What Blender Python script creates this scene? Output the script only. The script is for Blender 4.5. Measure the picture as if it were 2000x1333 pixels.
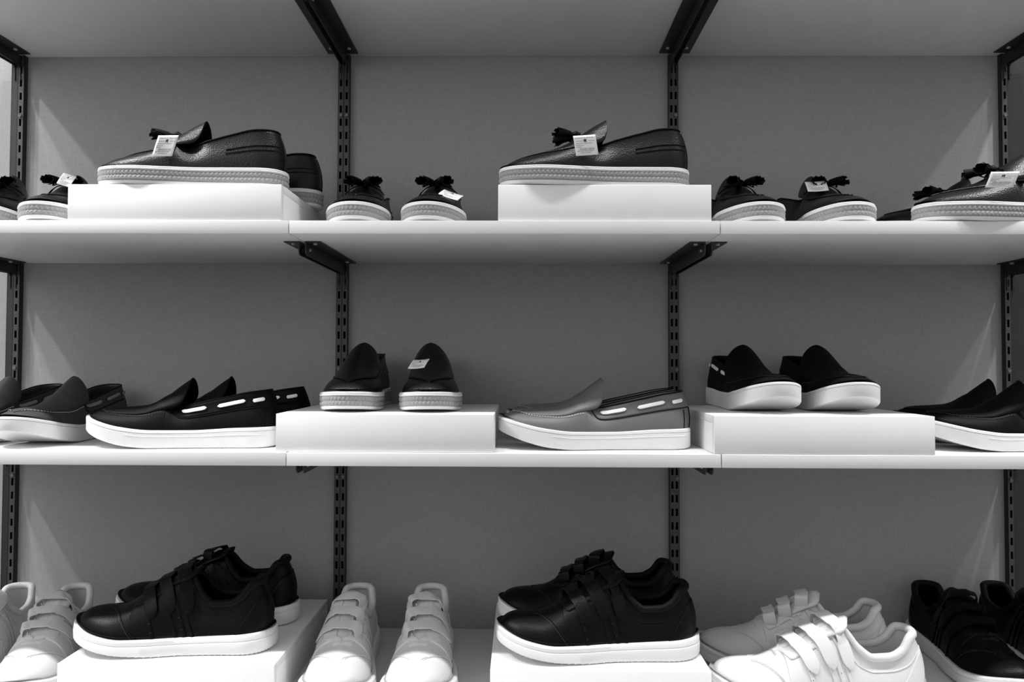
import bpy, bmesh, math, random
import numpy as np
from mathutils import Vector, Matrix
PI = math.pi
random.seed(7)
S = bpy.context.scene
for o in list(bpy.data.objects): bpy.data.objects.remove(o)
COL = S.collection

# ------------------------------------------------------------------ camera
CZ = 1.30
yaw, pitch, roll = 0.0115, 0.0276, 0.0031
cd = bpy.data.cameras.new('camera'); cam = bpy.data.objects.new('camera', cd); COL.objects.link(cam)
cd.sensor_width = 36; cd.lens = 36 * 1440 / 2000; cd.clip_start = 0.02
Mr = Matrix.Rotation(yaw, 3, 'Z') @ Matrix.Rotation(pitch, 3, 'X') @ Matrix.Rotation(PI / 2, 3, 'X') @ Matrix.Rotation(roll, 3, 'Z')
cam.location = (0, 0, CZ); cam.rotation_euler = Mr.to_euler()
S.camera = cam
# ------------------------------------------------------------------ world, lights, exposure
W = bpy.data.worlds.new('world'); S.world = W; W.use_nodes = True
W.node_tree.nodes['Background'].inputs[0].default_value = (1, 1, 1, 1)
W.node_tree.nodes['Background'].inputs[1].default_value = 0.56
S.view_settings.view_transform = 'Standard'; S.view_settings.look = 'None'
S.view_settings.gamma = 1; S.view_settings.use_curve_mapping = False
S.view_settings.exposure = 0.0
for i, (lx, en) in enumerate(((-2.7, 280), (-2.15, 190), (-1.6, 130), (-.75, 66), (-.25, 68), (.25, 70), (.75, 68), (1.75, 230), (2.45, 120))):
    ld = bpy.data.lights.new('ceiling_spot', 'SPOT'); lo = bpy.data.objects.new('ceiling_spot', ld); COL.objects.link(lo)
    lo.location = (lx, 0.60, CZ + 2.6); outer = abs(lx) > 1; ld.energy = en
    ld.shadow_soft_size = 0.055 if outer else 0.05; ld.spot_size = math.radians(46 if outer else 80); ld.spot_blend = 0.7
    tgt = Vector((math.copysign(1.25, lx) if outer else lx * 0.6, 1.35 if outer else 1.2, CZ)); d = tgt - lo.location
    lo.rotation_euler = d.to_track_quat('-Z', 'Y').to_euler()

ld = bpy.data.lights.new('soft_left_fill', 'AREA'); lo = bpy.data.objects.new('soft_left_fill', ld); COL.objects.link(lo)  # unseen fill added to brighten the shelves from the left
ld.size = 1.3; ld.energy = 11; lo.location = (-1.9, -0.5, CZ + 0.9)
lo.rotation_euler = (Vector((-0.4, 1.4, CZ)) - lo.location).to_track_quat('-Z', 'Y').to_euler()

# ------------------------------------------------------------------ helpers
def lerp(a, b, t): return a + (b - a) * t
def sm(a, b, x):
    t = min(1, max(0, (x - a) / (b - a))); return t * t * (3 - 2 * t)
def keys(pts):
    xs = [p[0] for p in pts]; ys = [p[1] for p in pts]; n = len(xs)
    d = [(ys[i + 1] - ys[i]) / (xs[i + 1] - xs[i]) for i in range(n - 1)]
    m = [d[0]] + [0 if d[i - 1] * d[i] <= 0 else 2 * d[i - 1] * d[i] / (d[i - 1] + d[i]) for i in range(1, n - 1)] + [d[-1]]
    def f(x):
        if x <= xs[0]: return ys[0]
        if x >= xs[-1]: return ys[-1]
        i = 0
        while x > xs[i + 1]: i += 1
        h = xs[i + 1] - xs[i]; t = (x - xs[i]) / h
        return ((2*t**3 - 3*t*t + 1) * ys[i] + (t**3 - 2*t*t + t) * h * m[i] + (3*t*t - 2*t**3) * ys[i + 1] + (t**3 - t*t) * h * m[i + 1])
    return f

def mat(name, col, rough=0.5, spec=0.5, bump=0.0, bscale=400, var=0.0, vscale=6, kind='noise', coat=0.0, sheen=0.0):
    m = bpy.data.materials.new(name); m.use_nodes = True; nt = m.node_tree; b = nt.nodes['Principled BSDF']
    b.inputs['Base Color'].default_value = (col, col, col, 1)
    b.inputs['Roughness'].default_value = rough; b.inputs['Specular IOR Level'].default_value = spec
    b.inputs['Coat Weight'].default_value = coat; b.inputs['Sheen Weight'].default_value = sheen
    tc = nt.nodes.new('ShaderNodeTexCoord')
    if var:
        n = nt.nodes.new('ShaderNodeTexNoise'); n.inputs['Scale'].default_value = vscale; n.inputs['Detail'].default_value = 6
        r = nt.nodes.new('ShaderNodeMapRange'); r.inputs[3].default_value = col * (1 - var); r.inputs[4].default_value = col * (1 + var)
        r.inputs[1].default_value = 0.3; r.inputs[2].default_value = 0.7
        nt.links.new(tc.outputs['Object'], n.inputs['Vector']); nt.links.new(n.outputs[0], r.inputs[0]); nt.links.new(r.outputs[0], b.inputs['Base Color'])
    if bump:
        if kind == 'noise':
            t = nt.nodes.new('ShaderNodeTexNoise'); t.inputs['Scale'].default_value = bscale; t.inputs['Detail'].default_value = 4
            nt.links.new(tc.outputs['Object'], t.inputs['Vector']); out = t.outputs[0]
        elif kind == 'voronoi':
            t = nt.nodes.new('ShaderNodeTexVoronoi'); t.inputs['Scale'].default_value = bscale
            nt.links.new(tc.outputs['Object'], t.inputs['Vector']); out = t.outputs[0]
        else:   # woven linen
            outs = []
            for sc in ((1, 1, 14), (14, 1, 1)):
                mp = nt.nodes.new('ShaderNodeMapping'); mp.inputs['Scale'].default_value = sc
                t = nt.nodes.new('ShaderNodeTexNoise'); t.inputs['Scale'].default_value = bscale; t.inputs['Detail'].default_value = 2
                nt.links.new(tc.outputs['Object'], mp.inputs[0]); nt.links.new(mp.outputs[0], t.inputs['Vector']); outs.append(t.outputs[0])
            a = nt.nodes.new('ShaderNodeMath'); a.operation = 'ADD'; nt.links.new(outs[0], a.inputs[0]); nt.links.new(outs[1], a.inputs[1]); out = a.outputs[0]
            if not var:
                r = nt.nodes.new('ShaderNodeMapRange'); r.inputs[1].default_value = 0.7; r.inputs[2].default_value = 1.3
                r.inputs[3].default_value = col * 0.92; r.inputs[4].default_value = col * 1.08
                nt.links.new(out, r.inputs[0]); nt.links.new(r.outputs[0], b.inputs['Base Color'])
        bp = nt.nodes.new('ShaderNodeBump'); bp.inputs['Strength'].default_value = bump; bp.inputs['Distance'].default_value = 0.0006
        nt.links.new(out, bp.inputs['Height']); nt.links.new(bp.outputs[0], b.inputs['Normal'])
    return m

M = dict(
    wall=mat('grey_linen_wallcovering', 0.31, 0.8, 0.3, 0.3, 42, kind='linen'),
    wall_shaded=mat('shade_toned_linen', 0.035, 0.8, 0.2, 0.5, 42, kind='linen'),  # dimmer bay past the right upright: its shade is set in the colour
    floor=mat('shop_floor', 0.25, 0.4, 0.5, 0.1, 40, 0.1),
    shelf=mat('white_laminate', 0.74, 0.42, 0.4, 0.06, 60, 0.02, 20),
    edge=mat('laminate_edging', 0.70, 0.4, 0.4, 0.05, 60),
    riser=mat('white_satin_board', 0.78, 0.38, 0.45, 0.05, 60, 0.02, 20),
    steel=mat('dark_bracket_steel', 0.020, 0.42, 0.4, 0.1, 200, 0.15, 30),
    upright=mat('grey_upright_steel', 0.045, 0.45, 0.5, 0.1, 200),
    slot=mat('slot_recess', 0.004, 0.8, 0.1),
    upright_screw=mat('dull_screw', 0.12, 0.4, 0.5),
    screw=mat('screw_metal', 0.35, 0.3, 0.8),
    white=mat('white_rubber', 0.70, 0.48, 0.4, 0.05, 300, 0.02, 30),
    braid=mat('braided_jute', 0.30, 0.85, 0.2, 0.6, 900, 0.12, 500),
    black_leather=mat('black_leather', 0.004, 0.36, 0.26, 0.5, 420, kind='voronoi'),
    toe_leather=mat('black_pebbled_leather', 0.004, 0.37, 0.25, 0.5, 420, kind='voronoi'),
    matte_black=mat('matte_black_leather', 0.002, 0.58, 0.10, 0.25, 500, kind='voronoi'),
    sneaker_black=mat('soft_black_leather', 0.002, 0.40, 0.12, 0.25, 500, kind='voronoi'),
    trim_black=mat('black_trim', 0.002, 0.6, 0.12, 0.1, 400),
    dark_leather=mat('dark_grey_leather', 0.036, 0.55, 0.35, 0.25, 500, kind='voronoi'),
    grey_leather=mat('mid_grey_leather', 0.120, 0.48, 0.4, 0.25, 500, kind='voronoi'),
    white_leather=mat('white_leather', 0.62, 0.42, 0.45, 0.2, 420, kind='voronoi'),
    lining_dark=mat('dark_lining', 0.008, 0.8, 0.1),
    lining_grey=mat('grey_textile_lining', 0.30, 0.9, 0.1, 0.3, 600),
    lace=mat('white_lace', 0.80, 0.6, 0.3, 0.2, 900),
    lace_grey=mat('grey_lace', 0.25, 0.6, 0.3, 0.2, 900),
    stitch_light=mat('pale_thread', 0.55, 0.7), stitch_dark=mat('dark_thread', 0.03, 0.7), stitch_white=mat('white_thread', 0.42, 0.7),
    paper=mat('white_tag_paper', 0.80, 0.6, 0.3, 0.05, 100), ink=mat('black_ink', 0.03, 0.7), ink_grey=mat('grey_ink', 0.33, 0.7),
)

def mesh_obj(name, vs, fs, m, parent=None, smooth=True, weld=False, ang=40, solid=0, sub=0):
    me = bpy.data.meshes.new(name); me.from_pydata([tuple(v) for v in vs], [], fs); me.update()
    if weld:
        bm = bmesh.new(); bm.from_mesh(me); bmesh.ops.remove_doubles(bm, verts=bm.verts, dist=1e-5)
        bmesh.ops.dissolve_degenerate(bm, edges=bm.edges, dist=1e-6)
        bmesh.ops.recalc_face_normals(bm, faces=bm.faces); bm.to_mesh(me); bm.free()
    if smooth:
        me.shade_smooth(); me.set_sharp_from_angle(angle=math.radians(ang))
    me.materials.append(m)
    o = bpy.data.objects.new(name, me); COL.objects.link(o)
    if parent: o.parent = parent
    if solid:
        md = o.modifiers.new('thick', 'SOLIDIFY'); md.thickness = abs(solid); md.offset = -1 if solid > 0 else 1
    if sub:
        md = o.modifiers.new('sub', 'SUBSURF'); md.levels = sub; md.render_levels = sub
    return o
def box_vf(x0, x1, y0, y1, z0, z1):
    v = [(x, y, z) for x in (x0, x1) for y in (y0, y1) for z in (z0, z1)]
    f = [(0, 1, 3, 2), (4, 6, 7, 5), (0, 4, 5, 1), (2, 3, 7, 6), (0, 2, 6, 4), (1, 5, 7, 3)]
    return v, f
def box(name, b, m, parent=None, bev=0.0):
    v, f = box_vf(*b); o = mesh_obj(name, v, f, m, parent, smooth=False)
    if bev:
        bm = bmesh.new(); bm.from_mesh(o.data); bmesh.ops.bevel(bm, geom=list(bm.edges), offset=bev, segments=2, affect='EDGES', profile=0.5)
        bm.to_mesh(o.data); bm.free(); o.data.shade_smooth(); o.data.set_sharp_from_angle(angle=math.radians(50))
    return o
class MB:
    def __init__(s): s.v = []; s.f = []
    def add(s, v, f):
        n = len(s.v); s.v += [tuple(q) for q in v]; s.f += [tuple(i + n for i in q) for q in f]
    def box(s, *b): s.add(*box_vf(*b))
    def tube(s, pts, r, n=6, closed=False, cap=True):
        pts = [Vector(p) for p in pts]; N = len(pts); vs = []; rr = r if callable(r) else (lambda t: r)
        prev = None
        for i, p in enumerate(pts):
            a = pts[(i + 1) % N] if closed or i < N - 1 else p; b = pts[i - 1] if closed or i > 0 else p
            d = (a - b).normalized() if (a - b).length > 1e-9 else Vector((1, 0, 0))
            u = prev if prev else (Vector((0, 0, 1)) if abs(d.z) < .9 else Vector((0, 1, 0)))
            u = (u - d * u.dot(d)); u = u.normalized() if u.length > 1e-6 else d.orthogonal().normalized(); prev = u; w = d.cross(u)
            R = rr(i / (N - 1))
            vs += [p + (u * math.cos(2 * PI * k / n) + w * math.sin(2 * PI * k / n)) * R for k in range(n)]
        fs = [(i * n + k, i * n + (k + 1) % n, ((i + 1) % N) * n + (k + 1) % n, ((i + 1) % N) * n + k) for i in range(N if closed else N - 1) for k in range(n)]
        if not closed and cap: fs += [tuple(range(n))[::-1], tuple(range((N - 1) * n, N * n))]
        s.add(vs, fs)
    def strip(s, pts, nrm, width, thick):
        """ribbon: pts centre line, nrm normals, width(t) callable or number"""
        N = len(pts); vs = []; wf = width if callable(width) else (lambda t: width)
        for i in range(N):
            p = Vector(pts[i]); n = Vector(nrm[i]).normalized(); d = (Vector(pts[min(i + 1, N - 1)]) - Vector(pts[max(i - 1, 0)])).normalized()
            b = d.cross(n).normalized() * wf(i / (N - 1)) / 2; h = n * thick
            vs += [p - b, p - b + h * .8, p - b * .8 + h, p + b * .8 + h, p + b + h * .8, p + b]
        fs = [(i * 6 + k, i * 6 + (k + 1) % 6, (i + 1) * 6 + (k + 1) % 6, (i + 1) * 6 + k) for i in range(N - 1) for k in range(6)]
        fs += [tuple(range(6))[::-1], tuple(range((N - 1) * 6, N * 6))]
        s.add(vs, fs)
    def obj(s, name, m, parent=None, **k): return mesh_obj(name, s.v, s.f, m, parent, **k)
def rounded(w, e=0.12):
    return lambda t: w * max(0.15, math.sqrt(max(0, 1 - max(0, (e - t) / e, (t - 1 + e) / e) ** 2)))
def empty(name, loc, rz=0):
    o = bpy.data.objects.new(name, None); COL.objects.link(o); o.location = loc; o.rotation_euler = (0, 0, rz); o.empty_display_size = .05
    return o
def tag(o, label, cat, group=None):
    o['label'] = label; o['category'] = cat
    if group: o['group'] = group
    return o
def copy_tree(o, parent=None):
    c = o.copy(); COL.objects.link(c)
    if parent: c.parent = parent
    for ch in list(o.children): copy_tree(ch, c)
    return c

# ------------------------------------------------------------------ dimensions
YF, YU, YW = 1.1215, 1.4614, 1.4734
X0 = -0.0259; BW = 0.66; TH = 0.0203
XU = [X0 - 1.5 * BW, X0 - .5 * BW, X0 + .5 * BW, X0 + 1.5 * BW]
Z1 = CZ + 0.6156; Z2 = CZ + 0.195; Z2T = Z2 + TH; Z3T = CZ - 0.1398; Z3 = Z3T - TH; Z4T = CZ - 0.5288

# ------------------------------------------------------------------ setting
o = box('wall_back', (-4, XU[3] + .0015, YW, YW + .1, 0, 3.1), M['wall']); o['kind'] = 'structure'
o = box('wall_right', (XU[3] + .0015, 4, YW - .004, YW + .1, 0, 3.1), M['wall_shaded']); o['kind'] = 'structure'
o = box('floor', (-4, 4, -3, YW, -.05, 0), M['floor']); o['kind'] = 'structure'

# ------------------------------------------------------------------ shelving
bays = ('left', 'middle', 'right')
def shelf(z0, z1, yf, i, where):
    a = X0 - BW * 1.5 + BW * i + .0008; b = a + BW - .0016
    cx = (a + b) / 2
    r = empty('shelf_board', (cx, (yf + YW) / 2, z0))
    box('board', (a - cx, b - cx, yf + .0012 - r.location.y, YW - .0012 - r.location.y, 0, z1 - z0), M['shelf'], r, .0006)
    box('edge_band', (a - cx, b - cx, yf - r.location.y, yf + .0012 - r.location.y, .0002, z1 - z0 - .0002), M['edge'], r, .0003)
    return tag(r, where, 'shelf', 'white shelf boards on the wall')
for i in range(3):
    shelf(Z1, Z1 + TH, YF, i, 'white laminate shelf board of the %s bay at the top edge, seen from below' % bays[i])
    shelf(Z2, Z2T, YF, i, 'white shelf board of the %s bay carrying the top row of tasselled shoes' % bays[i])
    shelf(Z3, Z3T, YF, i, 'white shelf board of the %s bay carrying the middle row of slip-ons' % bays[i])
    shelf(Z4T - .03, Z4T, 0.985, i, 'white bottom shelf of the %s bay under the strap sneakers' % bays[i])

def slotted_upright(x, w, cols, label, dx_cols):
    z0, z1 = .35, 2.75
    r = empty('slotted_upright', (x, YU, z0))
    mb = MB(); H = z1 - z0; y = 0.0; pitch = 0.0267; sh = .0146; sw = .0046
    xs = [-w / 2]
    for c in dx_cols: xs += [c - sw / 2, c + sw / 2]
    xs.append(w / 2)
    n = int(H / pitch)
    V = []; F = []; zs = [0]
    for k in range(n): zs += [k * pitch + .006, k * pitch + .006 + sh]
    zs.append(H)
    for a in zs:
        for b in xs: V.append((b, 0, a))
    nx = len(xs)
    for j in range(len(zs) - 1):
        for i in range(nx - 1):
            if i % 2 == 1 and j % 2 == 1: continue
            F.append((j * nx + i, j * nx + i + 1, (j + 1) * nx + i + 1, (j + 1) * nx + i))
    o = mesh_obj('face_plate', V, F, (M['upright'] if dx_cols else M['steel']), r, smooth=False)
    md = o.modifiers.new('t', 'SOLIDIFY'); md.thickness = .0016; md.offset = -1
    for s in (-1, 1):
        box('side_flange', (s * w / 2 - (.0014 if s > 0 else 0), s * w / 2 + (.0014 if s < 0 else 0), -.0002, YW - YU - .0005, 0, H), M['steel'], r)
    box('back_plate', (-w / 2 + .002, w / 2 - .002, YW - YU - .0035, YW - YU - .0008, 0, H), M['slot'], r)
    for zz in (CZ + .485, CZ - .0317, CZ - .228) if dx_cols else ():
        m2 = MB(); zz = round((zz - z0 - .006 - sh) / pitch) * pitch + .006 + sh + (pitch - sh) / 2
        cx = dx_cols[-1]
        m2.tube([(cx, -.0022, zz), (cx, -.0028, zz), (cx, .001, zz)], lambda t: (.0022 if t == 0 else .0034), 12)
        m2.obj('screw', M['upright_screw'], r)
    return tag(r, label, 'upright', 'slotted uprights between the bays')
slotted_upright(XU[0] - .0065, .0125, 1, 'plain dark upright strip at the left edge of the shelving', [])
slotted_upright(XU[0] + .0065, .0125, 1, 'dark slotted upright at the left edge of the shelving', [0])
slotted_upright(XU[1] - .0058, .0112, 1, 'left strip of the paired slotted uprights between left and middle bays', [0])
slotted_upright(XU[1] + .0058, .0112, 1, 'right strip of the paired slotted uprights between left and middle bays', [0])
slotted_upright(XU[2], .0195, 2, 'double-slotted dark steel upright between middle and right bays', [-.0044, .0044])
slotted_upright(XU[3] - .0035, .0125, 1, 'dark slotted upright at the right edge of the shelving', [0])

def bracket(x, z, side, label):
    """flat steel blade with a screwed top flange, hooking into the upright"""
    r = empty('shelf_bracket', (x, YU, z))
    L = YU - 1.192; bt = .0018
    prof = [(0.004, -.0022), (-L, -.0022), (-L, -.017), (-L + .003, -.021), (-L + .007, -.0225), (-.006, -.0225), (-.002, -.027), (-.002, -.052), (.004, -.052)]
    xb = side * .0055
    V = [(xb + s * bt / 2, p[0], p[1]) for s in (-1, 1) for p in prof]; n = len(prof)
    F = [tuple(range(n)), tuple(range(n, 2 * n))[::-1]] + [(i, i + n, (i + 1) % n + n, (i + 1) % n) for i in range(n)]
    mesh_obj('blade', V, F, M['steel'], r, smooth=False, weld=True)
    a, b = sorted((xb - side * bt / 2, xb + side * .0245))
    V = [(a, -L, -.0022), (b, -L, -.0022), (b, -.006, -.0022), (a, -.006, -.0022)]
    fl = box('flange', (a, b, -L, -.008, -.0021, -.0002), M['steel'], r)
    for yy in (-L + .012, -.035):
        mb = MB(); sx = xb + side * .0125
        mb.tube([(sx, yy, -.0048), (sx, yy, -.0042), (sx, yy, -.0018)], lambda t: (.0022 if t == 0 else .0036), 12)
        mb.obj('screw', M['screw'], r)
    mb = MB(); mb.tube([(xb + side * .0035, -L + .02, -.012), (xb + side * .002, -L + .02, -.012), (xb - side * .001, -L + .02, -.012)], .0024, 10)
    mb.obj('rivet', M['screw'], r)
    return tag(r, label, 'bracket', 'dark steel brackets under the shelves')
unames = ['far left upright', 'between left and middle bays', 'between middle and right bays', 'far right upright']
for z, nm in ((Z1, 'top-edge shelf'), (Z2, 'tasselled-shoe shelf'), (Z3, 'slip-on shelf')):
    for i in range(4):
        for s in (-1, 1):
            if (i == 0 and s < 0) or (i == 3 and s > 0): pass
            bracket(XU[i], z, s, '%s steel blade bracket under %s, %s' % ('left' if s < 0 else 'right', nm, unames[i]))

# ------------------------------------------------------------------ display risers
def riser(x0, x1, yf, z, h, label, depth=.27, rz=0):
    cx = (x0 + x1) / 2; w = (x1 - x0) / 2; t = .012
    r = empty('display_riser', (cx, yf, z), rz)
    box('top_panel', (-w, w, t + .0001, depth, h - t, h), M['riser'], r, .0006)
    box('front_panel', (-w, w, 0, t, 0.0003, h), M['riser'], r, .0008)
    box('back_panel', (-w, w, depth - t, depth, 0.0003, h - t - .0002), M['riser'], r, .0005)
    for s in (-1, 1):
        a, b = sorted((s * w, s * (w - t))); box('side_panel', (a, b, t + .0002, depth - t - .0002, 0.0003, h - t - .0002), M['riser'], r, .0005)
    return tag(r, label, 'display box', 'white display boxes lifting single pairs')
HA = .0565
riser(-.7000, -.3690, 1.1245, Z2T, HA, 'white display box on the upper shelf, left, under a side-on tasselled loafer', .27)
riser(-.0350, .2920, 1.1265, Z2T, HA, 'white display box on the upper shelf, right, under a lone tasselled loafer', .27)
riser(-.3740, -.0400, 1.1270, Z3T, .0585, 'white display box on the middle shelf under the pair with braided soles', .27)
riser(.2940, .6260, 1.1230, Z3T, .0585, 'white display box on the middle shelf under two black slip-ons facing out', .27)
riser(-.7030, -.3720, 1.1260, Z4T, .0670, 'white display box on the bottom shelf, left, under black strap sneakers', .31)
riser(-.0440, .2860, 1.1150, Z4T, .0670, 'white display box on the bottom shelf, right, under black strap sneakers', .31)

# ------------------------------------------------------------------ shoes
class Last:
    def __init__(s, L, wk, ridge, topl, xt, zs, zb, ankle=.74, slot=None, ins=.0035, heel=(.003, .010)):
        s.L = L; s.w1 = keys([(x * L, w) for x, w in wk[0]]); s.w2 = keys([(x * L, w) for x, w in wk[1]])
        s.Hk = keys(ridge); s.Tk = keys(topl); s.xt = xt; s.zs = keys(zs); s.zb = keys(zb)
        s.ankle = ankle; s.slot = slot; s.ins = ins; s.heel = heel
    def w(s, x, side):
        L = s.L; x = min(max(x, 0), L); k = (s.w1 if side > 0 else s.w2)(x)
        ah, at = (.055 if hasattr(s, 'round_heel') else .042), .085 if side > 0 else .070
        if x < ah: k *= max(0, 1 - (1 - x / ah) ** 2.3) ** (1 / 2.3)
        if x > L - at: k *= max(0, 1 - ((x - L + at) / at) ** 2.25) ** (1 / 2.1)
        return k
    def zt(s, x):
        if x >= s.xt:
            c = max(0, 1 - max(0, (x - s.L + .030) / .030) ** 2.6) ** (1 / 2.2)
            return s.zs(x) - .004 + (s.Hk(x) - s.zs(x) + .004) * c
        return s.Tk(x)
    def yt(s, x, wu):
        if x >= s.xt: return 0
        k = s.ankle * min(1, math.sqrt(max(0, (s.xa - x) / .045))) if hasattr(s, 'xa') and x < s.xa else 0
        if not hasattr(s, 'xa'): k = s.ankle * min(1, max(0, (s.xt - x) / .05)) ** .5
        y = wu * k
        if s.slot: y = max(y, s.slot * min(1, max(0, (s.xt - x) / .006)) ** .5) if x > .03 else y
        return y
    def P(s, x, side, t):
        L = s.L; x = min(max(x, 0), L); sc = 1 - 2 * s.ins / L
        wu = s.w(x, side) * (1 - s.ins / .042); zb = s.zs(x) - .004; zt = s.zt(x); yt = s.yt(x, wu); h = zt - zb
        f = sm(s.xt - .035, s.xt + .012, x) if not s.slot else sm(s.xa - .03, s.xa + .01, x)
        bul = .003 * min(1, x / .03) * min(1, (L - x) / .03)
        p0 = (wu, zb); p1 = (wu + bul, zb + h * lerp(.45, .58, f))
        p2 = (lerp(yt + .12 * (wu - yt), yt + (wu - yt) * .52, f), lerp(zt - .38 * h, zt - .02 * h, f)); p3 = (yt, zt)
        u = 1 - t; c = (u**3, 3*u*u*t, 3*u*t*t, t**3)
        y = sum(a * b[0] for a, b in zip(c, (p0, p1, p2, p3))); z = sum(a * b[1] for a, b in zip(c, (p0, p1, p2, p3)))
        fr = (z - zb) / max(.001, h); wt = max(0, 1 - x / .08) ** 2
        xx = s.ins + x * sc + wt * (-s.heel[0] * math.sin(PI * min(1, fr)) + s.heel[1] * fr * fr)
        return Vector((xx - L / 2, side * y, z))
    def N(s, x, side, t):
        e = .0008; x = min(max(x, .002), s.L - .002); ta, tb = max(0, t - .01), min(1, t + .01)
        d = (s.P(x + e, side, t) - s.P(x - e, side, t)).cross(s.P(x, side, tb) - s.P(x, side, ta))
        if side < 0: d = -d
        d = -d
        if d.length < 1e-12: return Vector((0, 0, 1))
        d.normalize()
        c = Vector((x - s.L / 2, 0, .03)); return d if d.dot(s.P(x, side, t) - c) > 0 else -d
    def Q(s, x, side, t, off): return s.P(x, side, t) + s.N(x, side, t) * off
    def stations(s, n, a=0, b=None):
        b = s.L if b is None else b
        return [a + (b - a) * (.5 - .5 * math.cos(PI * i / n)) for i in range(n + 1)]
    def outline(s, n=260):
        xs = s.stations(n)
        return [(x, 1) for x in xs] + [(x, -1) for x in xs[-2:0:-1]]

def upper(L_, m, root, n=64, k=16, thick=.0022, name='upper'):
    xs = sorted(set(L_.stations(n) + [L_.xt - .001, L_.xt - .0001, L_.xt])); V = []; F = []
    for side in (1, -1):
        b = len(V)
        for x in xs:
            for j in range(k + 1): V.append(L_.P(x, side, j / k))
        for i in range(len(xs) - 1):
            for j in range(k):
                q = (b + i * (k + 1) + j, b + (i + 1) * (k + 1) + j, b + (i + 1) * (k + 1) + j + 1, b + i * (k + 1) + j + 1)
                F.append(q if side < 0 else q[::-1])
    return mesh_obj(name, V, F, m, root, weld=True, ang=60, solid=thick)
def insole(L_, m, root):
    V = []; F = []
    xs = L_.stations(40)
    for x in xs:
        for sd in (1, -1): V.append((x - L_.L / 2, sd * max(0, L_.w(x, sd) - .006), L_.zs(x) + .004))
    F = [(2 * i, 2 * i + 2, 2 * i + 3, 2 * i + 1) for i in range(len(xs) - 1)]
    return mesh_obj('insole', V, F, m, root, weld=True)
def sole(L_, prof, m, root, n=90, name='sole', wave=None):
    """prof: (height fraction, outward offset); closes top and bottom"""
    xs = L_.stations(n); V = []; F = []; K = len(prof); ol = L_.outline(n); N = len(ol)
    for (x, sd) in ol:
        zb, zs = L_.zb(x), L_.zs(x); w = L_.w(x, sd)
        cx = (x - L_.L / 2)
        for f, off in prof:
            ex = 1 + off / (L_.L / 2); V.append((cx * ex, sd * w * (1 + off / .045), lerp(zb, zs, f)))
    for i in range(N):
        for j in range(K - 1):
            a = i * K + j; b = ((i + 1) % N) * K + j; F.append((a, b, b + 1, a + 1))
    for j in (0, K - 1):
        for i in range(0, n):
            a = i; b = i + 1; c = (N - b) % N; d = (N - a) % N
            F.append(tuple(dict.fromkeys((a * K + j, b * K + j, c * K + j, d * K + j))))
    return mesh_obj(name, V, F, m, root, weld=True, ang=35)
def ring_pts(L_, f, off, n=200):
    return [((x - L_.L / 2) * (1 + off / (L_.L / 2)), sd * L_.w(x, sd) * (1 + off / .045), lerp(L_.zb(x), L_.zs(x), f)) for x, sd in L_.outline(n)]
def braid(L_, f0, f1, off, root, res=900, rows=14):
    pts = ring_pts(L_, 0, off, 400); P = [Vector((p[0], p[1], 0)) for p in pts]; ols = L_.outline(400)
    cum = [0]
    for i in range(1, len(P) + 1): cum.append(cum[-1] + (P[i % len(P)] - P[i - 1]).length)
    T = cum[-1]; V = []; F = []; j = 0; cxs = np.array(cum)
    nb = 104
    for i in range(res):
        s_ = T * i / res
        while cum[j + 1] < s_: j += 1
        t = (s_ - cum[j]) / max(1e-9, cum[j + 1] - cum[j]); a, b = P[j], P[(j + 1) % len(P)]
        p = a.lerp(b, t); x = lerp(ols[j][0], ols[(j + 1) % len(ols)][0], t); d = (b - a).normalized(); nn = Vector((d.y, -d.x, 0))
        if nn.dot(p) < 0: nn = -nn
        zb, zs = L_.zb(x), L_.zs(x)
        for r in range(rows + 1):
            f = r / rows; half = f * 2 % 1 if f < 1 else 1; row = 0 if f < .5 else 1
            if abs(f - .5) < 1e-6: half = 0
            env = max(0, math.sin(PI * half)) ** .45
            ph = nb * 2 * PI * i / res + (abs(half - .5) * 5.0) + row * 1.7
            V.append(Vector((p.x, p.y, lerp(zb, zs, lerp(f0, f1, f)))) + nn * (-.0012 + env * (.0013 + .0006 * math.sin(ph))))
    K = rows + 1
    for i in range(res):
        for r in range(rows):
            a = i * K + r; b = ((i + 1) % res) * K + r; F.append((a, b, b + 1, a + 1))
    return mesh_obj('braided_band', V, F, M['braid'], root, weld=True, ang=80)
def collar(L_, r, m, root, n=60, x1=None, name='collar', rim=1.0):
    x1 = L_.xt - .001 if x1 is None else x1
    xs = L_.stations(n, 0, x1)
    pts = [L_.P(x, 1, rim) for x in xs[::-1]] + [L_.P(x, -1, rim) for x in xs[1:]]
    mb = MB(); mb.tube(pts, r, 8); return mb.obj(name, m, root, ang=80)
def patch(L_, x0, x1, tlo, thi, off, m, root, name, n=36, k=8, thick=.0012, sides=(1, -1)):
    V = []; F = []
    for sd in sides:
        b = len(V); xs = L_.stations(n, x0, x1)
        for x in xs:
            a, c = tlo(x), thi(x)
            for j in range(k + 1): V.append(L_.Q(x, sd, lerp(a, c, j / k), off))
        for i in range(n):
            for j in range(k):
                q = (b + i * (k + 1) + j, b + (i + 1) * (k + 1) + j, b + (i + 1) * (k + 1) + j + 1, b + i * (k + 1) + j + 1)
                F.append(q if sd < 0 else q[::-1])
    return mesh_obj(name, V, F, m, root, weld=True, ang=70, solid=thick)
def spath(L_, pts, n, side, off):
    """polyline of (x,t) keys resampled on the surface"""
    P = []; Nn = []
    kx = keys([(i / (len(pts) - 1), p[0]) for i, p in enumerate(pts)]); kt = keys([(i / (len(pts) - 1), p[1]) for i, p in enumerate(pts)])
    for i in range(n + 1):
        x, t = kx(i / n), kt(i / n); P.append(L_.Q(x, side, t, off)); Nn.append(L_.N(x, side, t))
    return P, Nn
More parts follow.
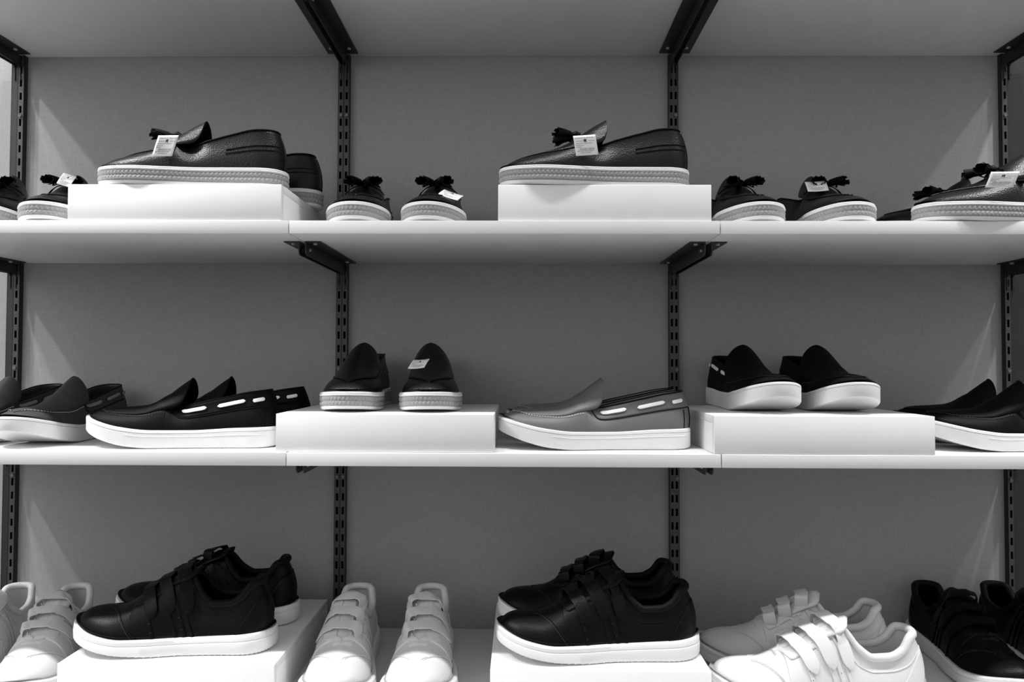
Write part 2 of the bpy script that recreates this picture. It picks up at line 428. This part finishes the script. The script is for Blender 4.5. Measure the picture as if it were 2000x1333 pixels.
def stitches(L_, paths, m, root, off=.0016, gap=.0042, ln=.0022, w=.0008, name='stitching'):
    mb = MB()
    for pts, side in paths:
        P, Nn = spath(L_, pts, 160, side, off); d = 0; nxt = 0; i = 0
        while i < 159:
            if d >= nxt:
                j = i; q = 0
                while j < 159 and q < ln: q += (P[j + 1] - P[j]).length; j += 1
                if j > i:
                    a, b = P[i], P[j]; mb.strip([a, (a + b) / 2, b], [Nn[i]] * 3, w, .0005)
                nxt = d + gap
            d += (P[i + 1] - P[i]).length; i += 1
    o = mb.obj(name, m, root, smooth=False); o['kind'] = 'stuff'; return o
def vamp(L_, xa, xb, te, root, m, off=.0012, tl=None, name='vamp', ka=8, thick=.0024, n1=26):
    """apron over the forefoot that runs on into a free-standing tongue. tl=(dx,dz,curl,tipw)"""
    rows = []
    for i in range(n1 + 1):
        x = lerp(xa, xb, (i / n1) ** 1.3); a = te(x)
        rows.append([L_.Q(x, (1 if c >= 0 else -1), 1 - (1 - a) * abs(c), off) for c in [j / ka for j in range(-ka, ka + 1)]])
    if tl:
        dx, dz, curl, pw, dr = tl; n2 = 18; a = te(xb)
        def basep(c):
            return L_.Q(xb, (1 if c >= 0 else -1), 1 - (1 - a) * abs(c), off)
        C = basep(0)
        for i in range(1, n2 + 1):
            s = math.sin(PI / 2 * i / n2); cm = max(.03, (max(0, 1 - s ** pw)) ** (1 / pw))
            row = []
            for j in range(-ka, ka + 1):
                p = basep(cm * j / ka); row.append(Vector((p.x + dx * s, p.y * (1 - .10 * s), p.z + dz * s + curl * s * (1 - s) - dr * s * p.y ** 2)))
            rows.append(row)
    K = 2 * ka + 1; V = [p for r in rows for p in r]; F = [(i * K + j, (i + 1) * K + j, (i + 1) * K + j + 1, i * K + j + 1) for i in range(len(rows) - 1) for j in range(K - 1)]
    return mesh_obj(name, V, F, m, root, weld=True, ang=75, solid=thick)

WK = ([(0, .0345), (.2, .0365), (.4, .040), (.6, .0495), (.75, .0535), (1, .052)], [(0, .0345), (.2, .0345), (.4, .0355), (.6, .043), (.75, .0485), (1, .047)])

WV = ([(0, .0405), (.2, .0405), (.4, .043), (.6, .0545), (.75, .0590), (1, .058)], [(0, .0405), (.2, .0385), (.4, .0395), (.6, .048), (.75, .0535), (1, .053)])
def make_loafer(tassel):
    root = empty('tassel_loafer' if tassel else 'slip_on_loafer', (0, 0, 0)); L = .300
    La = Last(L, WK, [(.165, .092), (.185, .078), (.21, .066), (.24, .057), (.265, .051), (.285, .046), (L, .043)],
              [(0, .094), (.04, .0925), (.08, .084), (.12, .073), (.145, .067), (.155, .070), (.165, .085)], .166,
              [(0, .0300), (.08, .0295), (.16, .0285), (.25, .030), (L, .033)], [(0, .0), (.2, 0), (.25, .0012), (L, .006)])
    bl, tl = M['black_leather'], M['toe_leather']
    sole(La, [(0, -.006), (0, -.003), (.06, -.0006), (.18, .0002), (.2, -.0015), (.76, -.0015), (.77, .0006), (.83, .0014), (.88, .001), (.90, .0002), (.93, .0008), (.98, .0002), (1.0, -.0016), (1.0, -.006)], M['white'], root)
    braid(La, .20, .765, .0006, root)
    upper(La, tl, root); insole(La, M['lining_dark'], root)
    collar(La, .0014, M['trim_black'], root, name='topline_binding')
    te0 = .46 if tassel else .36
    def te(x): return lerp(te0, 1.0, max(0, (x - .175) / .105) ** 1.6) if x > .175 else te0
    vamp(La, .278, .172, te, root, bl, .0014, (-.042, .026, .007, 5.0 if tassel else 3.2, 22 if tassel else 4))
    pts = [La.Q(x, 1, te(x) - .01, .0012) for x in [lerp(.172, .277, i / 30) for i in range(31)]]
    mb = MB()
    for sd in (1, -1):
        mb.tube([La.Q(x, sd, te(x) - .01, .0009) for x in [lerp(.165, .277, i / 36) for i in range(37)]], .0011, 6)
    mb.obj('moccasin_seam', bl, root)
    mb = MB()
    for sd in (1, -1):
        for tt in (.44, .57):
            mb.tube([La.Q(x, sd, tt + .04 * (1 - x / .09), .0004) for x in [lerp(.004, .086, i / 24) for i in range(25)]], .0013, 6)
    mb.obj('heel_welt', bl, root)
    mb = MB(); mb.tube([La.Q(0.0005, 1, t, .0006) for t in [.05 + .9 * i / 12 for i in range(13)]], .0008, 5); mb.obj('heel_seam', bl, root)
    if tassel:
        # lace over the instep
        P = []; Nn = []
        for i in range(25):
            c = lerp(-1, 1, i / 24); sd = 1 if c >= 0 else -1; t = 1 - .5 * abs(c); x = .178 - .006 * abs(c)
            P.append(La.Q(x, sd, t, .0040)); Nn.append(La.N(x, sd, t))
        mb = MB(); mb.strip(P, Nn, .007, .0014); mb.obj('instep_lace', M['trim_black'], root)
        z0 = La.P(.178, 1, 1).z + .006; xk = .178 - L / 2
        rnd = random.Random(3)
        mb = MB(); mb.tube([(xk - .005, 0, z0 - .001), (xk, 0, z0 + .003), (xk + .007, 0, z0 + .001)], lambda t: .0062 - .002 * abs(t - .5), 10); mb.obj('knot', M['trim_black'], root)
        for sd in (1, -1):
            mb = MB(); a = Vector((xk + .002, sd * .003, z0)); d = Vector((.84, sd * .52, .02)).normalized(); u = Vector((0, 0, 1)); v = d.cross(u).normalized(); u = v.cross(d)
            mb.tube([a, a + d * .004, a + d * .009, a + d * .012], lambda t: .0028 + .0026 * t, 10)
            for k in range(12):
                an = 2 * PI * k / 12; o_ = (u * math.cos(an) * .0036 + v * math.sin(an) * .0046); fl = (u * math.cos(an) * .0025 + v * math.sin(an) * .0045) * rnd.uniform(.6, 1.3)
                e = d * .036 * rnd.uniform(.85, 1.1)
                p = [a + d * .010 + o_, a + d * .022 + o_ * 1.1 + fl * .4, a + e + o_ * 1.2 + fl - u * .002]
                mb.strip(p, [o_.normalized()] * 3, .0046, .0013)
            mb.strip([a, a + Vector((-.006, sd * .010, .001)), a + Vector((-.004, sd * .021, -.005)), a + Vector((.006, sd * .017, -.003)), a], [Vector((0, 0, 1))] * 5, .005, .001)
            mb.obj('tassel', M['trim_black'], root, ang=50)
    return root

def make_slip_on(kind):
    up, seamm, lace, st = {'black': (M['matte_black'], M['trim_black'], M['lace'], M['stitch_dark']), 'wide': (M['matte_black'], M['trim_black'], M['lace'], M['stitch_dark']), 'dark': (M['dark_leather'], M['trim_black'], M['lace_grey'], M['stitch_light']),
                           'grey': (M['grey_leather'], M['lining_dark'], M['lace'], M['stitch_light'])}[kind]
    root = empty('slip_on_shoe', (0, 0, 0)); L = .312
    La = Last(L, WK, [(.17, .088), (.185, .080), (.20, .071), (.218, .065), (.245, .0625), (.275, .061), (.295, .058), (L, .054)],
              [(0, .092), (.04, .0875), (.08, .0795), (.12, .071), (.150, .0655), (.160, .068), (.17, .083)], .171,
              [(0, .0335), (.06, .0320), (.13, .0285), (.19, .0290), (.24, .0345), (.28, .0430), (L, .0510)],
              [(0, .0015), (.015, 0), (.19, 0), (.23, .0035), (.27, .0125), (.295, .021), (L, .0275)], ankle=.72)
    sole(La, [(0, -.008), (0, -.004), (.05, -.001), (.14, 0), (.70, 0), (.80, .0001), (.82, -.0008), (.835, -.0008), (.85, .0003), (.97, -.0002), (1.0, -.0014), (1.0, -.006)], M['white'], root)
    mb = MB()
    for sd in (1, -1):
        mb.tube([((x - L / 2), sd * La.w(x, sd) * 1.002, lerp(La.zb(x), La.zs(x), .66)) for x in [lerp(.014, .225, i / 40) for i in range(41)]], .0006, 5)
    mb.obj('sole_ridge', M['white'], root)
    upper(La, up, root); insole(La, M['lining_dark'], root)
    collar(La, .0016, seamm, root, name='topline_binding')
    def te(x): return lerp(.50, 1.0, max(0, (x - .25) / .047) ** 2) if x > .25 else lerp(.40 if kind != 'wide' else .22, .50, max(0, (x - .17) / .08))
    vamp(La, .297, .176, te, root, up, .0014, (-.034, .025, .003, 4.6, 15) if kind != 'wide' else (-.040, .026, .003, 3.4, 2))
    patch(La, .278, L, lambda x: 0.01, lambda x: .16 * min(1, (x - .275) / .02), .0008, up, root, 'toe_guard', n=20, k=4)
    sp = [(lerp(.176, .292, i / 12), te(lerp(.176, .292, i / 12)) - .045) for i in range(13)]
    stitches(La, [(sp, 1), (sp, -1)], st, root)
    # collar band with threaded lace
    def blo(x): return lerp(.60, .50, min(1, x / .16)) + (max(0, (x - .150) / .016) ** 2) * .38
    patch(La, 0.0, .166, blo, lambda x: .985, .0012, up, root, 'collar_band', k=6, thick=.0018)
    mb = MB()
    for sd in (1, -1): mb.tube([La.Q(x, sd, blo(x) - .015, .0006) for x in La.stations(40, .001, .166)], .0009, 6)
    mb.obj('band_seam', seamm, root)
    for sd in (1, -1):
        for xa, xb in ((.148, .106), (.088, .042), (.030, .012)):
            P, Nn = spath(La, [(xa, .76), ((xa + xb) / 2, .775), (xb, .79)], 14, sd, .0026)
            mb = MB(); mb.strip(P, Nn, rounded(.0058, .1), .0014); mb.obj('lace_segment', lace, root, ang=50)
    mb = MB(); mb.tube([La.Q(0.0005, 1, t, .0008) for t in [.02 + .55 * i / 12 for i in range(13)]], .0010, 5)
    mb.tube([La.Q(0.012, 1, t, .0006) for t in [.02 + .5 * i / 12 for i in range(13)]], .0007, 5); mb.obj('heel_seam', seamm, root)
    return root

def make_sneaker(kind):
    wt = kind == 'white'; up = M['white_leather'] if wt else M['sneaker_black']; st = M['stitch_white'] if wt else M['stitch_dark']
    tr = M['white_leather'] if wt else M['trim_black']; ln = M['lining_grey'] if wt else M['lining_dark']
    root = empty('strap_sneaker', (0, 0, 0)); L = .315
    La = Last(L, WV, [(.125, .124), (.14, .120), (.16, .110), (.18, .098), (.20, .086), (.225, .073), (.25, .064), (.275, .063), (.295, .061), (L, .060)],
              [(0, .106), (.016, .104), (.036, .086), (.060, .0765), (.085, .0755), (.105, .088), (.125, .113), (.14, .1175), (.16, .1085), (.18, .0965), (.21, .0800)], .215,
              [(0, .0330), (.07, .0290), (.15, .0265), (.22, .0265), (.27, .0330), (L, .0460)],
              [(0, .0030), (.02, .0006), (.04, 0), (.17, 0), (.21, .002), (.26, .0085), (L, .0220)], ankle=.78, slot=.0085, heel=(.003, .016))
    La.ins = .0060; La.xa = .135; La.round_heel = True
    sole(La, [(0, -.008), (0, -.004), (.05, -.001), (.14, .0005), (.62, .0008), (.68, .0002), (.70, -.0006), (.72, .0002), (.93, 0), (1.0, -.0014), (1.0, -.006)], M['white'], root)
    mb = MB()   # tread nubs along the lower edge
    for i, p in enumerate(ring_pts(La, .02, -.002, 90)):
        if i % 2 == 0: mb.box(p[0] - .0012, p[0] + .0012, p[1] - .0012, p[1] + .0012, p[2], p[2] + .0016)
    o = mb.obj('tread', M['white'], root, smooth=False)
    upper(La, up, root, thick=.0034); insole(La, ln, root)
    xs = La.stations(60, 0, .128); pts = [La.P(x, 1, .985) for x in xs[::-1]] + [La.P(x, -1, .985) for x in xs[1:]]
    mb = MB(); mb.tube(pts, lambda t: .0062 - .0038 * abs(2 * t - 1) ** 4, 10); mb.obj('padded_collar', up if wt else tr, root, ang=80)
    # inner tongue, below the slot
    V = []; F = []; na = 18
    for i in range(na + 1):
        s_ = i / na; x = lerp(.222, .116, s_); hw = lerp(.016, .027, min(1, s_ * 1.3)) * math.sqrt(max(.02, 1 - max(0, (s_ - .8) / .2) ** 2.2))
        zc = La.Hk(x) - .0045 if x > .125 else lerp(.1195, .1225, (.125 - x) / .01)
        for j in range(-5, 6): c = j / 5; V.append((x - L / 2, c * hw, zc - .35 * hw * c * c))
    F = [(i * 11 + j, (i + 1) * 11 + j, (i + 1) * 11 + j + 1, i * 11 + j + 1) for i in range(na) for j in range(10)]
    mesh_obj('tongue', V, F, up, root, solid=.004, ang=80)
    # overlays
    def mg(x): return .04 + .86 * sm(.198, .262, x) + .1 * sm(.262, .285, x)
    if True:
        mb = MB()
        for sd in (1, -1):
            P = [La.Q(x, sd, mg(x), .0003) for x in [lerp(.199, .262, i / 30) for i in range(31)]]; mb.tube(P, .0008, 5)
        mb.obj('toe_seam', tr, root)
        stitches(La, [([(lerp(.203, .262, i / 8), mg(lerp(.203, .262, i / 8)) - .05) for i in range(9)], sd) for sd in (1, -1)], st, root, off=.0003, gap=.003, w=.0006)
    patch(La, .118, .224, lambda x: lerp(.70, .62, sm(.12, .16, x)) + .34 * sm(.205, .2235, x), lambda x: .995, .0012, up, root, 'eyestay', k=8, thick=.0016)
    patch(La, 0, .050, lambda x: 0.02, lambda x: lerp(.72, .04, max(0, x / .050) ** 1.8), .0009, up, root, 'heel_counter', n=16, k=8)
    mb = MB()
    for sd in (1, -1): mb.tube([La.Q(x, sd, .60 + .13 * sm(.03, .0, x) - .02 * sm(.08, .13, x), .0004) for x in La.stations(30, .001, .118)], .0009, 5)
    mb.obj('collar_seam', tr, root)
    for sd in (1, -1):
        for x0, dx, wd in ((.115, .030, .0045), (.128, .030, .0065), (.141, .030, .0045), (.176, .018, .0055)):
            P, Nn = spath(La, [(x0, .03), (x0 + dx * .5, .35), (x0 + dx, .68)], 16, sd, .0003)
            mb = MB(); mb.strip(P, Nn, wd, .0011); s_ = mb.obj('side_stripe', up, root, ang=60)
            if wd > .005:
                mb = MB()
                for k in (2, 5, 8, 11, 14): mb.tube([P[k] + Nn[k] * .001, P[k] + Nn[k] * .00135], .0007, 6)
                mb.obj('perforation', M['stitch_dark'] if wt else M['upright'], s_)
    # three closure straps
    for q, (xc, sl, reach) in enumerate(((.196, .012, .30), (.170, .013, .28), (.143, .013, .34))):
        P = []; Nn = []; n = 34
        for i in range(n + 1):
            s_ = i / n; c = lerp(-1.0, 1.0, s_)
            if c < 0: sd = -1; t = 1 - .22 * (-c); 
            else: sd = 1; t = 1 - (1 - reach) * c
            x = xc - sl * c * (1.6 if c > 0 else .5)
            arch = .0022 + .0085 * math.exp(-((c + .62) / .36) ** 2) + .0052 * math.exp(-((c + .05) / .40) ** 2)
            p = La.Q(x, sd, t, arch) if abs(c) > .14 else None
            if p is None:
                a = La.Q(xc - sl * .14 * 1.6, 1, 1 - (1 - reach) * .14, arch); b = La.Q(xc + sl * .14 * .5, -1, 1 - .22 * .14, arch); p = b.lerp(a, (c + .14) / .28); p.z += .0006
                nn = Vector((.3, 0, 1))
            else: nn = La.N(x, sd, t)
            P.append(p); Nn.append(nn)
        # fold the medial end under itself
        fold = []; fn = []
        p0, n0 = P[0], Nn[0]; dirp = (P[0] - P[1]).normalized()
        for k in range(1, 8):
            a = PI * k / 7; fold.append(p0 + dirp * math.sin(a) * .0048 + n0 * (-.0042 + .0042 * math.cos(a))); fn.append((n0 * math.cos(a) + dirp * math.sin(a)))
        fold.append(fold[-1] - dirp * .010); fn.append(-n0)
        P = fold[::-1] + P; Nn = fn[::-1] + Nn
        N_ = len(P)
        mb = MB(); mb.strip(P, Nn, lambda t: .0195 * (1 if t < .9 else math.sqrt(max(.06, 1 - ((t - .9) / .1) ** 2.2))), .0020)
        mb.obj('strap', up, root, ang=60)
    return root

PROTO = {'T': make_loafer(True), 'E': make_loafer(False), 'SB': make_slip_on('black'), 'SD': make_slip_on('dark'), 'SG': make_slip_on('grey'), 'SW': make_slip_on('wide'),
         'VB': make_sneaker('black'), 'VW': make_sneaker('white')}
LEN = {'T': .300, 'E': .300, 'SB': .312, 'SD': .312, 'SG': .312, 'SW': .312, 'VB': .315, 'VW': .315}
used = set()
def shoe(kind, tx, ty, z, deg, label, group, mirror=False, tilt=0, scale=1.0, wide=1.0):
    """toe tip stands over (tx, ty); deg is the heading of the toe (180 = towards -X, 270 = towards the viewer)"""
    o = PROTO[kind] if kind not in used else copy_tree(PROTO[kind]); used.add(kind)
    a = math.radians(deg); h = LEN[kind] / 2 * scale
    o.location = (tx - math.cos(a) * h, ty - math.sin(a) * h, z + .0003); o.rotation_euler = (math.radians(tilt), 0, a)
    o.scale = (scale, (-scale if mirror else scale) * wide, scale)
    return tag(o, label, 'shoe', group)
ZA = Z2T + HA; ZC = Z3T + .0585; ZE = Z4T + .067
#SHOES
g1 = 'black tasselled loafers on the upper shelf'
shoe('T', -.866, 1.135, Z2T, 284, 'tasselled black loafer cut off by the left picture edge, upper shelf', g1, True)
shoe('T', -.750, 1.135, Z2T, 284, 'tasselled black loafer at far left of upper shelf, half behind the white box', g1)
shoe('T', -.676, 1.175, ZA, 180, 'black tasselled loafer side-on on the left upper box, with price tag', g1)
shoe('T', -.656, 1.305, ZA, 181, 'black loafer behind the side-on one on the left upper box, heel showing', g1, True)
shoe('T', -.261, 1.135, Z2T, 273, 'black tasselled loafer facing out right of the left upper box, without tag', g1, True)
shoe('T', -.148, 1.135, Z2T, 268, 'black tasselled loafer facing out on upper shelf, tag on its right side', g1)
shoe('T', -.034, 1.172, ZA, 180, 'black tasselled loafer alone on the right upper box, side-on, with square tag', g1)
shoe('T', .378, 1.135, Z2T, 272, 'black tasselled loafer facing out just right of the right upper box, untagged', g1, True)
shoe('T', .520, 1.135, Z2T, 272, 'black tasselled loafer facing out on upper shelf, tag lying over its instep', g1)
shoe('T', .624, 1.168, Z2T, 180, 'black tasselled loafer side-on at far right of upper shelf, cut off, tagged', g1)
shoe('T', .625, 1.320, Z2T, 179, 'black loafer toe showing behind the far right tagged loafer', g1, True)
g2 = 'slip-on shoes on the middle shelf'
shoe('SD', -.920, 1.14, Z3T, 268, 'dark grey slip-on cut off by the left picture edge, middle shelf', g2, True)
shoe('SD', -.800, 1.14, Z3T, 269, 'dark grey slip-on with stitched apron facing out, far left of middle shelf', g2)
shoe('SB', -.706, 1.205, Z3T, 180, 'black slip-on with white side laces side-on, left of the middle shelf', g2)
shoe('SB', -.690, 1.325, Z3T, 180, 'black slip-on behind the side-on black one, left of the middle shelf', g2, True)
g3 = 'black slip-ons with braided soles'
shoe('E', -.274, 1.15, ZC, 272, 'black leather slip-on with braided sole facing out, left of its pair, untagged', g3, True)
shoe('E', -.143, 1.15, ZC, 276, 'black leather slip-on with braided sole facing out, tag hanging from it', g3)
shoe('SG', -.036, 1.208, Z3T, 180, 'mid grey leather slip-on with white side laces, side-on, middle shelf', g2)
shoe('SG', -.025, 1.328, Z3T, 180, 'mid grey slip-on almost hidden behind the side-on grey one', g2, True)
shoe('SW', .405, 1.14, ZC, 273, 'black slip-on facing out on the right middle box, left one, lace showing', g2, True)
r_ = shoe('SW', .525, 1.14, ZC, 270, 'black slip-on facing out on the right middle box, right one, no lace seen', g2)
for ch in list(r_.children):
    if ch.name.startswith('lace_segment'): bpy.data.objects.remove(ch)
shoe('SB', .642, 1.212, Z3T, 180, 'black slip-on side-on at far right of the middle shelf, cut off', g2)
shoe('SB', .668, 1.330, Z3T, 180, 'black slip-on behind the far right one of the middle shelf, tongue showing', g2, True)
g4 = 'strap sneakers on the bottom shelf'
shoe('VW', -.880, 1.10, Z4T, 281, 'white strap sneaker cut off by the left picture edge, bottom shelf', g4, True)
shoe('VW', -.766, 1.10, Z4T, 282, 'white strap sneaker facing out beside the left bottom box, three straps', g4)
shoe('VB', -.715, 1.200, ZE, 180, 'black strap sneaker side-on in front on the left bottom box', g4, False, 0, 1.02)
shoe('VB', -.715, 1.322, ZE, 180, 'black strap sneaker behind the front one on the left bottom box', g4, True, 0, 1.02)
shoe('VW', -.280, 1.10, Z4T, 274, 'white strap sneaker facing out left of its pair, middle of bottom shelf', g4, True, 0, 1.01, 1.05)
shoe('VW', -.160, 1.10, Z4T, 271, 'white strap sneaker facing out right of its pair, middle of bottom shelf', g4, False, 0, 1.01, 1.05)
shoe('VB', -.037, 1.188, ZE, 180, 'black strap sneaker side-on in front on the right bottom box', g4, False, 0, 1.02)
shoe('VB', -.038, 1.310, ZE, 180, 'black strap sneaker behind the front one on the right bottom box', g4, True, 0, 1.02)
shoe('VW', .297, 1.170, Z4T, 180, 'white strap sneaker side-on in front, right of the right bottom box', g4, False, 0, 1.06)
shoe('VW', .307, 1.295, Z4T, 180, 'white strap sneaker behind the side-on white one, straps standing up', g4, True, 0, 1.05)
shoe('VB', .775, 1.145, Z4T, 270, 'black strap sneaker facing out at far right of the bottom shelf, whole toe shown', g4, True)
shoe('VB', .905, 1.145, Z4T, 270, 'black strap sneaker cut off at the bottom right picture corner', g4)
for k in PROTO:
    assert k in used

# ------------------------------------------------------------------ price tags
def price_tag(c, ax, up_, w, h, label, bend=.06, logo=True, shear=0.0):
    """c centre, ax = direction of the writing, up_ = top of the tag"""
    c = Vector(c); ax = Vector(ax).normalized(); up_ = Vector(up_); up_ = (up_ - ax * up_.dot(ax)).normalized(); n = ax.cross(up_)
    r = empty('price_tag', c); r.rotation_euler = Matrix((ax, up_, n)).transposed().to_euler()
    def q(u, v, e=0): return (u * w + shear * v * h, v * h, bend * w * (u * u * 2 - v * v * 1.2) + e)
    V = []; F = []
    for i in range(9):
        for j in range(9): V.append(q(i / 8 - .5, j / 8 - .5))
    F = [(i * 9 + j, (i + 1) * 9 + j, (i + 1) * 9 + j + 1, i * 9 + j + 1) for i in range(8) for j in range(8)]
    mesh_obj('paper', V, F, M['paper'], r, solid=.0004)
    rnd = random.Random(hash(label) % 1 + len(label))
    def bars(lst, name, m):
        mb = MB()
        for u0, u1, v0, v1 in lst: mb.add([q(u0, v0, .0003), q(u1, v0, .0003), q(u1, v1, .0003), q(u0, v1, .0003)], [(0, 1, 2, 3)])
        mb.obj(name, m, r, smooth=False)
    ln = []
    for v, a, b in ((.36, -.42, .40), (.20, -.4, -.08), (.20, .16, .42), (.09, -.42, .30), (-.01, -.42, -.1), (-.09, -.42, -.2), (-.38, -.25, .2), (-.30, -.4, .3)):
        u = a
        while u < b:
            e = min(b, u + rnd.uniform(.03, .09)); ln.append((u, e, v, v + .035)); u = e + .02
    bars(ln, 'printed_lines', M['ink_grey'])
    bars([(u, u + rnd.uniform(.006, .018), -.24, -.13) for u in [-.30 + .028 * k for k in range(24)]], 'barcode', M['ink_grey'])
    if logo: bars([(-.06, -.02, .16, .30), (-.02, .03, .24, .31), (.02, .06, .16, .30), (-.02, .02, .19, .23)], 'logo', M['ink'])
    mb = MB(); mb.tube([q(.05, .36, .0002), q(.10, .42, .001), q(.16, .50, -.003), q(.20, .50, -.010)], .00035, 5); mb.obj('string', M['lace'], r)
    return tag(r, label, 'price tag', 'white paper price tags')
#TAGS
price_tag((-.5459, 1.117, 1.6293), (1, -.1, -.02), (.28, -.25, 1), .033, .031, 'price tag on the side-on loafer of the left upper box', shear=.45)
price_tag((.0986, 1.116, 1.6297), (1, -.05, .05), (-.08, -.2, 1), .034, .030, 'square price tag on the lone loafer of the right upper box', shear=-.12)
price_tag((-.7589, 1.215, 1.6005), (.95, -.3, -.3), (.2, .35, 1), .030, .022, 'price tag on the loafer half hidden by the left upper box')
price_tag((-.1144, 1.2, 1.5725), (.9, -.1, -.33), (.35, .9, .45), .034, .030, 'price tag hanging on the right side of an outward-facing loafer')
price_tag((.4921, 1.225, 1.5931), (1, -.05, .04), (.3, .55, .8), .034, .024, 'price tag lying over the instep of an outward-facing loafer')
price_tag((.7215, 1.107, 1.575), (1, -.08, -.01), (.18, -.2, 1), .040, .023, 'price tag on the far right side-on loafer', shear=.3)
price_tag((-.1669, 1.21, 1.2955), (.85, -.3, .06), (.5, 1.0, .75), .030, .026, 'price tag on the braided-sole slip-on of the middle box')
